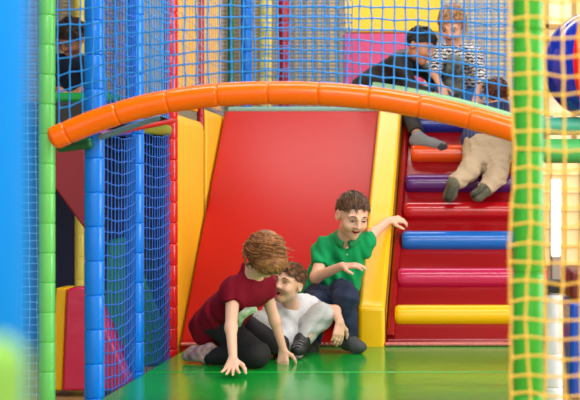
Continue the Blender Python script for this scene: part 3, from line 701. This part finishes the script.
# ---------------------------------------------------------------- boy in green polo
def green_boy():
    root = thing('person', p(335, 352, 6.1) * V(1, 1, 0), 'smiling person in green polo shirt sitting on the foot of the slide', 'person', 'children in the play area')
    hc = p(352.5, 215, 6.28); B = basis((.40, -.82, -.42), (.20, -.30, .93)); s = 1.06
    shr, elr, wrr = p(324, 250, 6.40), p(316, 277, 6.26), p(342, 266, 6.10)
    shl, ell_, wrl = p(364, 245, 6.44), p(374, 233, 6.62), p(388.5, 220.5, 6.82)
    hr, hl = p(320, 291, 6.52), p(339, 290, 6.52)
    kl, al, tl = p(346, 297, 6.10), p(349, 338, 6.14), p(364, 349, 6.06)
    kr, ar, tr = p(318, 305, 6.16), p(312, 340, 6.25), p(310, 352, 6.14)
    neck = p(346, 240, 6.38)
    b = Sdf(); torso(b, hl, hr, shl, shr, .06, .045)
    b.chain([shr, elr, wrr], [.036, .03, .021]); b.chain([shl, ell_, wrl], [.036, .028, .021])
    hand(b, wrr, (1, -.25, .05), V(-.2, .3, -1), -1, 1.05, (.1, .3, .3), .12)
    hand(b, wrl, (1, .35, .1), V(.1, .6, -.8), -1, 1.05, (.35, .5, .4), .06)
    b.chain([hl, kl, al], [.06, .045, .03]); b.chain([hr, kr, ar], [.06, .045, .03])
    L = head_sdf(b, hc, B, s, neck, .042, 'open', 1.15); b.rc(neck, .044, (shl + shr) / 2, .05, .04)
    foot_sdf(b, al, al + (tl - al) * .93, (0, 0, 1), .8, .026); foot_sdf(b, ar, ar + (tr - ar) * .93, (0, 0, 1), .8, .026)
    sdf_obj('body', b, SKIN, root, .0045); face(root, L, B, s, eyes='slit', mh=1.15)
    GREEN = mat('green_polo', (16, 152, 88), .85, (35, .12), spec=.2)
    t = Sdf(); torso(t, hl + V(0.01, -.03, -.01), hr + V(-.02, -.03, -.01), shl, shr, .092, .064); t.rc((hl + hr) / 2 + V(0, -.06, .03), .07, (shl + shr) / 2 + V(0, -.02, -.02), .06, .05)
    t.rc(shr, .054, shr + (elr - shr) * .8, .05, .03, [cut_at(shr, elr, .62)]); t.rc(shl, .052, shl + (ell_ - shl) * .6, .045, .03, [cut_at(shl, ell_, .42)])
    t.ell(neck + V(.01, -.055, .005), V(.034, .04, .05), None, .01, (), True)
    sdf_obj('polo_shirt', t, GREEN, root, .005, folds(.0065, 70, 12))
    cl = MB().tube([neck + V(.006 + .060 * sin(a), -.016 - .058 * cos(a), .030 - (.055 if cos(a) > 0 else .012) * cos(a)) for a in np.linspace(.22, 2 * pi - .3, 26)], .0115, 8, flat=1.7)
    build('collar', cl, mat('green_collar', (16, 140, 80), .8), root, smooth=170)
    bt = MB(); 
    for q in (0, 1): bt = MB().ball(neck + V(.012 + .002 * q, -.083 - .006 * q, -.038 - .035 * q), .0045, 8, 6); build('button', bt, mat('button_pale', (200, 225, 205), .3), root)
    l = Sdf(); l.chain([hl, kl], [.08, .062], .03); l.chain([kl, al], [.06, .044], .03, [cut_at(kl, al, .98)]); l.chain([hr, kr], [.08, .06], .03); l.chain([kr, ar], [.056, .042], .03, [cut_at(kr, ar, .98)]); l.rc(hl, .08, hr, .08, .03)
    sdf_obj('jeans', l, mat('dark_denim', (36, 50, 82), .85, (120, .15), var=.35, varscale=14), root, .005, folds(.006, 70, 13))
    for a, tt in ((al, tl), (ar, tr)):
        sd = Sdf(); foot_sdf(sd, a + V(0, 0, -.005), tt, (0, 0, 1), 1.1); sdf_obj('sock', sd, mat('grey_sock', (72, 74, 74), .9, (80, .2)), root, .005)
    keep = lambda a: a[2] > .03 + .58 * a[1]
    cap = hair_cap(hc, B, s, [((0, 0, .022), (0, .58, -1))], 1.03); hb = MB(); v, f = cap.mesh(.005, folds(.002, 120, 2)); hb.add(v, f)
    hair_locks(hb, hc, B, s, 320, keep, ln=.045, lift=.009, seed=9, sweep=(.15, .5, 0), jit=.15, rad=.0042)
    build('hair', hb, hair_mat('brown_c', (112, 74, 46), (60, 36, 20)), root, smooth=170)
green_boy()
# ---------------------------------------------------------------- dark clad boy on the deck
def dark_boy():
    root = thing('person', V(p(380, 0, 7.9)[0], 7.95, ZT), 'person in black jacket and grey sock crouching at the top of the steps', 'person', 'children in the play area')
    hc = p(421, 46, 7.78); B = basis((.75, -.5, -.45), (.3, -.1, .9)); s = 1.02
    shn, eln, wrn = p(398, 64, 7.78), p(414, 90, 7.70), p(436, 95, 7.66)
    shf, elf, wrf = p(412, 62, 8.02), p(434, 78, 7.95), p(444, 96, 7.9)
    hn, hf = p(364, 91, 7.95), p(366, 89, 8.12)
    kn, an, tn = p(403, 99, 7.72), p(418, 137, 7.43), p(446, 146.5, 7.40)
    kf, af, tf = p(398, 82, 8.15), p(384, 106, 8.2), p(400, 108, 8.2)
    neck = p(411, 58, 7.88)
    b = Sdf(); torso(b, hn, hf, shn, shf, .065, .05); b.chain([shn, eln, wrn], [.035, .028, .02]); b.chain([shf, elf, wrf], [.035, .028, .02])
    hand(b, wrn, (1, -.2, -.3), V(0, .2, -1), 1); hand(b, wrf, (1, -.2, -.3), V(0, .2, -1), 1)
    b.chain([hn, kn, an], [.06, .048, .03]); b.chain([hf, kf, af], [.06, .045, .03]); foot_sdf(b, an, an + (tn - an) * .93, (0, 0, 1), .8, .026); foot_sdf(b, af, af + (tf - af) * .93, (0, 0, 1), .8, .026)
    L = head_sdf(b, hc, B, s, neck, .042); b.rc(neck, .045, (shn + shf) / 2, .05, .04)
    sdf_obj('body', b, SKIN2, root, .005); face(root, L, B, s)
    BLK = mat('black_jacket', (26, 26, 30), .6, (30, .2))
    t = Sdf(); torso(t, hn, hf, shn, shf, .095, .075)
    for a, e, w in ((shn, eln, wrn), (shf, elf, wrf)): t.chain([a, e], [.058, .048], .03); t.rc(e, .046, w, .038, .03, [cut_at(e, w, .9)])
    sdf_obj('jacket', t, BLK, root, .006, folds(.005, 50, 21))
    l = Sdf(); l.chain([hn, kn], [.085, .066], .03); l.chain([kn, an], [.062, .044], .03, [cut_at(kn, an, .9)]); l.chain([hf, kf], [.08, .06], .03); l.chain([kf, af], [.055, .042], .03); l.rc(hn, .08, hf, .08, .03)
    sdf_obj('trousers', l, mat('black_trousers', (34, 32, 34), .8, (60, .15)), root, .006, folds(.003, 60, 22))
    sd = Sdf(); foot_sdf(sd, an, tn, (0, 0, 1), 1.1); o = sdf_obj('sock', sd, mat('light_grey_sock', (128, 130, 134), .9, (80, .2)), root, .005)
    sd = Sdf(); sd.rc(tn + V(-.026, .0, -.006), .036, tn + V(-.016, 0, -.008), .03, .01); tag(sdf_obj('sock_toe', sd, mat('dark_sock_toe', (62, 62, 72), .9), root, .005), 'dark toe of grey sock')
    sd = Sdf(); foot_sdf(sd, af, tf, (0, 0, 1), 1.1); sdf_obj('sock', sd, mat('light_grey_sock', (128, 130, 134), .9), root, .006)
    cap = hair_cap(hc, B, s, [((0, 0, .005), (0, .6, -1))], 1.1); hb = MB(); v, f = cap.mesh(.006); hb.add(v, f)
    hair_locks(hb, hc, B, s, 120, lambda a: a[2] > .02 + .55 * a[1], ln=.05, lift=.012, seed=4, radii=(.08, .1, .088))
    build('hair', hb, hair_mat('black', (30, 26, 28), (14, 12, 14)), root, smooth=170)
dark_boy()
# ---------------------------------------------------------------- striped child
def striped():
    root = thing('person', V(p(458, 0, 7.85)[0], 7.9, ZT), 'blond person in black and white striped top leaning over the deck edge', 'person', 'children in the play area')
    hc = p(452, 25, 7.72); B = basis((-.22, -.75, -.6), (-.05, -.5, .85)); s = 1.06
    shl, ell_, wrl = p(473, 54, 7.82), p(481, 80, 7.74), p(476, 97, 7.66)
    shr, elr, wrr = p(439, 54, 7.80), p(434, 74, 7.72), p(441, 86, 7.62)
    hl, hr = p(474, 92, 8.12), p(452, 92, 8.12)
    kl, al = p(470, 99, 7.95), p(470, 104, 8.3); kr, ar = p(432, 96, 7.88), p(444, 104, 8.2)
    neck = p(455, 46, 7.84)
    b = Sdf(); torso(b, hl, hr, shl, shr, .06, .045); b.chain([shl, ell_, wrl], [.033, .025, .019]); b.chain([shr, elr, wrr], [.033, .025, .019])
    hand(b, wrl, (-.1, -.4, -1), V(0, .8, -.5), 1, 1, (.2, .2, .2)); hand(b, wrr, (.3, -.3, -1), V(0, .8, -.3), 1, 1)
    b.chain([hl, kl, al], [.055, .045, .03]); b.chain([hr, kr, ar], [.055, .045, .03])
    foot_sdf(b, al, al + V(0, .14, .0), (0, 0, 1)); foot_sdf(b, ar, ar + V(0, .14, 0), (0, 0, 1))
    L = head_sdf(b, hc, B, s, neck, .04); b.rc(neck, .042, (shl + shr) / 2, .048, .04)
    sdf_obj('body', b, SKIN, root, .005); face(root, L, B, s)
    ST = mat('striped_knit', (240, 240, 240), .8, stripes=('Z', 15, ((52, 54, 64), (232, 232, 234)), 5.5))
    t = Sdf(); torso(t, hl, hr, shl, shr, .08, .062)
    t.rc(shl, .054, ell_, .046, .03); t.rc(ell_, .044, wrl, .034, .03, [cut_at(ell_, wrl, .35)]); t.rc(shr, .054, elr, .045, .03, [cut_at(shr, elr, .95)])
    t.ell(neck + V(0, -.04, .02), V(.04, .04, .035), None, .01, (), True)
    sdf_obj('striped_top', t, ST, root, .006, folds(.004, 50, 31))
    v_ = Sdf(); v_.rc(p(456, 62, 7.735), .045, p(455, 92, 7.86), .055, .03); v_.rc(p(452, 60, 7.735), .03, p(448, 90, 7.86), .05, .03)
    tag(sdf_obj('shirt_front', v_, mat('dark_print', (60, 70, 76), .8, rgb2=(150, 160, 150), varscale=16), root, .006), 'dark printed front of the top')
    l = Sdf(); l.chain([hl, kl, al], [.075, .062, .045], .03); l.chain([hr, kr, ar], [.075, .064, .045], .03)
    sdf_obj('jeans', l, mat('light_denim', (60, 120, 190), .85, (80, .15)), root, .006)
    cap = hair_cap(hc, B, s, [((0, 0, .012), (0, .6, -1))], 1.08); hb = MB(); v, f = cap.mesh(.006); hb.add(v, f)
    hair_locks(hb, hc, B, s, 200, lambda a: a[2] > .02 + .55 * a[1], ln=.07, lift=.010, seed=6, radii=(.08, .1, .088))
    r = np.random.default_rng(2)
    for i in range(40):
        q = r.choice((-1, 1)); st = L(q * .078, r.uniform(-.06, .01), r.uniform(-.03, .03)); hb.tube([st + V(q * .006 * t_, -.02 * t_, -.06 * t_ - .0 * t_) + r.normal(0, .002, 3) for t_ in np.linspace(0, 1, 5)], np.array([1, 1, .9, .6, .1]) * .006, 5)
    build('hair', hb, hair_mat('blond', (206, 160, 110), (140, 96, 60)), root, smooth=170)
striped()
# ---------------------------------------------------------------- crawling child
def crawler():
    root = thing('person', V(p(485, 0, 7.2)[0], 7.15, p(485, 200, 7.1)[2]), 'small person in beige trousers crawling up the coloured step rolls', 'person', 'children in the play area')
    hl, hr = p(478, 149, 7.26), p(500, 150, 7.28)
    kl, al, tl = p(470, 171, 7.08), p(453, 184, 6.98), p(447, 201, 7.00)
    kr, ar, tr = p(496, 176, 7.06), p(484, 190, 6.98), p(472, 198, 6.96)
    shl, shr = p(478, 116, 7.5), p(508, 114, 7.52); hc = p(497, 96, 7.58); neck = p(495, 108, 7.54); B = basis((.1, .75, -.2), (0, .1, 1)); s = .93
    wl, wr = p(474, 110, 7.62), p(516, 110, 7.62)
    b = Sdf(); torso(b, hl, hr, shl, shr, .065, .045)
    b.chain([shl, (shl + wl) / 2 + V(-.02, 0, -.02), wl], [.032, .026, .02]); b.chain([shr, (shr + wr) / 2 + V(.02, 0, -.02), wr], [.032, .026, .02])
    hand(b, wl, (0, 1, .2), V(0, .2, -1), 1, .9); hand(b, wr, (0, 1, .2), V(0, .2, -1), -1, .9)
    b.chain([hl, kl, al], [.065, .05, .032]); b.chain([hr, kr, ar], [.065, .05, .032]); foot_sdf(b, al, al + (tl - al) * .93, (-.3, -.9, .2), .8, .026); foot_sdf(b, ar, ar + (tr - ar) * .93, (-.3, -.9, .5), .8, .026)
    L = head_sdf(b, hc, B, s, neck, .04, 'closed'); sdf_obj('body', b, SKIN, root, .005); face(root, L, B, s, 'closed')
    t = Sdf(); torso(t, hl + (shl - hl) * .12, hr + (shr - hr) * .12, shl, shr, .092, .066)
    t.rc(shl, .05, wl, .036, .03); t.rc(shr, .05, wr, .036, .03); t.rc(hl + V(-.03, .06, .06), .075, shl, .06, .03)
    sdf_obj('shirt', t, mat('navy_cotton', (34, 44, 84), .8, (30, .15), stripes=('X', 14, ((34, 44, 84), (58, 70, 110)), 2)), root, .006, folds(.004, 50, 41))
    l = Sdf(); hm = (hl + hr) / 2; l.chain([hl, kl], [.084, .06], .025); l.chain([kl, al], [.058, .046], .025, [cut_at(kl, al, .95)]); l.chain([hr, kr], [.084, .06], .025); l.chain([kr, ar], [.058, .046], .025, [cut_at(kr, ar, .95)]); l.rc(hl, .084, hr, .084, .04); l.rc(hm + V(0, -.01, -.06), .055, hm, .08, .03); l.rc((hl + kl) / 2 + V(.02, 0, 0), .05, (hr + kr) / 2 + V(-.02, 0, .02), .05, .03)
    l.rc(hm, .10, hm + ((shl + shr) / 2 - hm) * .2, .09, .04, [cut_at(hm, (shl + shr) / 2, .2)])
    sdf_obj('trousers', l, mat('beige_twill', (182, 160, 132), .85, (30, .2), var=.08), root, .005, folds(.005, 80, 42))
    for a, tt in ((al, tl), (ar, tr)):
        sd = Sdf(); foot_sdf(sd, a, tt, (-.3, -.9, .3), 1.1); sh = sdf_obj('shoe', sd, mat('grey_green_shoe', (92, 90, 72), .7, (40, .2)), root, .005)
        q = nrm(np.cross(tt - a, (1, 0, 0))); q = q if q[1] < 0 else -q; h0 = a + (tt - a) * -.15 + q * .03
        tag(build('sole', MB().tube([h0, a + (tt - a) * .35 + q * .026, a + (tt - a) * .7 + q * .03, tt + q * .018], [.02, .024, .028, .02], 14, flat=.45), mat('sole_dark', (62, 62, 46), .6, (120, .5)), sh, smooth=170), 'dark treaded sole')
    cap = hair_cap(hc, B, s, [((0, 0, .0), (0, .6, -1))], 1.1); hb = MB(); v, f = cap.mesh(.006); hb.add(v, f)
    hair_locks(hb, hc, B, s, 120, lambda a: a[2] > .0 + .6 * a[1], ln=.06, lift=.012, seed=8, radii=(.08, .1, .088))
    build('hair', hb, hair_mat('chestnut', (120, 64, 44), (60, 30, 22)), root, smooth=170)
crawler()
# ---------------------------------------------------------------- person at upper left
def navy():
    root = thing('person', V(p(70, 0, 7.9)[0], 7.95, 1.25), 'person in navy top sitting behind the net at upper left', 'person', 'children in the play area')
    hc = p(71, 38, 7.85); B = basis((-.35, -.65, -.7), (-.1, -.7, .7)); s = 1.02
    shl, shr = p(86, 66, 7.95), p(54, 64, 7.95); hl, hr = p(80, 98, 8.05), p(58, 98, 8.05); neck = p(71, 58, 7.93)
    ell_, wrl = p(94, 85, 7.8), p(80, 90, 7.66); elr, wrr = p(48, 84, 7.8), p(60, 90, 7.66)
    kl, al = p(92, 100, 7.66), p(76, 116, 7.6); kr, ar = p(48, 100, 7.66), p(62, 116, 7.6)
    b = Sdf(); torso(b, hl, hr, shl, shr, .06, .045); b.chain([shl, ell_, wrl], [.034, .026, .02]); b.chain([shr, elr, wrr], [.034, .026, .02])
    hand(b, wrl, (-.6, -.5, -.4), V(0, .3, -1), 1); hand(b, wrr, (.6, -.5, -.4), V(0, .3, -1), -1)
    b.chain([hl, kl, al], [.055, .045, .03]); b.chain([hr, kr, ar], [.055, .045, .03]); foot_sdf(b, al, al + V(-.1, -.06, -.01), (0, 0, 1)); foot_sdf(b, ar, ar + V(.1, -.06, -.01), (0, 0, 1))
    L = head_sdf(b, hc, B, s, neck, .042, 'closed'); sdf_obj('body', b, SKIN2, root, .005); face(root, L, B, s, 'closed')
    t = Sdf(); torso(t, hl, hr, shl, shr, .085, .066)
    for a, e, w in ((shl, ell_, wrl), (shr, elr, wrr)): t.rc(a, .055, e, .045, .03); t.rc(e, .044, w, .034, .03, [cut_at(e, w, .85)])
    sdf_obj('jumper', t, mat('navy_knit', (28, 36, 62), .85, (40, .2)), root, .006, folds(.004, 50, 51))
    l = Sdf(); l.chain([hl, kl, al], [.075, .06, .042], .03); l.chain([hr, kr, ar], [.075, .06, .042], .03); sdf_obj('trousers', l, mat('pale_trousers', (190, 190, 150), .85), root, .006)
    cap = hair_cap(hc, B, s, [((0, 0, .005), (0, .6, -1))], 1.12); hb = MB(); v, f = cap.mesh(.006); hb.add(v, f)
    hair_locks(hb, hc, B, s, 160, lambda a: a[2] > .02 + .55 * a[1], ln=.06, lift=.02, seed=14, radii=(.082, .102, .09))
    build('hair', hb, hair_mat('dark_brown', (84, 54, 40), (34, 22, 18)), root, smooth=170)
navy()

# ------------------------------------------------------------------ light: bright hall, rows of ceiling panels, plus an added front fill and side light
W = bpy.data.worlds.new('World'); S.world = W; W.use_nodes = True
W.node_tree.nodes['Background'].inputs['Color'].default_value = (1, .985, .96, 1)
W.node_tree.nodes['Background'].inputs['Strength'].default_value = .95
def area(loc, size, power, rot=(0, 0, 0), col=(1, .97, .93)):
    l = bpy.data.lights.new('ceiling_or_fill_light', 'AREA'); l.shape = 'RECTANGLE'; l.size, l.size_y = size; l.energy = power; l.color = col
    o = bpy.data.objects.new('ceiling_or_fill_light', l); COL.objects.link(o); o.location = loc; o.rotation_euler = rot; return o
area((-.9, 4.4, 3.8), (2.4, .35), 40)
area((.9, 4.6, 3.8), (2.0, .35), 34)
area((-.6, 8.2, 3.8), (2.4, .4), 34)
area((.5, .2, 3.5), (3.0, 1.4), 110, (radians(48), 0, 0))  # added frontal fill that brightens the foreground, not a ceiling panel
area((.6, 9.6, 3.8), (2.6, .5), 40)
area((4.3, 4.6, 1.9), (3.2, 1.8), 150, (0, radians(90), 0), (1, .98, .95))  # added side light standing in for daylight from unseen windows on the right

cam = bpy.data.cameras.new('Camera'); co = bpy.data.objects.new('Camera', cam); COL.objects.link(co); S.camera = co
co.location = (0, 0, EYE); co.rotation_euler = (pi / 2, 0, 0)
cam.sensor_width = 36; cam.lens = F / 580 * 36; cam.shift_x = (290 - CX) / 580; cam.clip_start = .05
cam.dof.use_dof = True; cam.dof.focus_distance = 5.9; cam.dof.aperture_fstop = cam.lens / 1000 / .026

S.view_settings.view_transform = 'Standard'; S.view_settings.look = 'None'; S.view_settings.gamma = 1
S.view_settings.use_curve_mapping = False; S.view_settings.exposure = 0.5
for o in bpy.data.objects:
    if 'wp' in o: del o['wp']
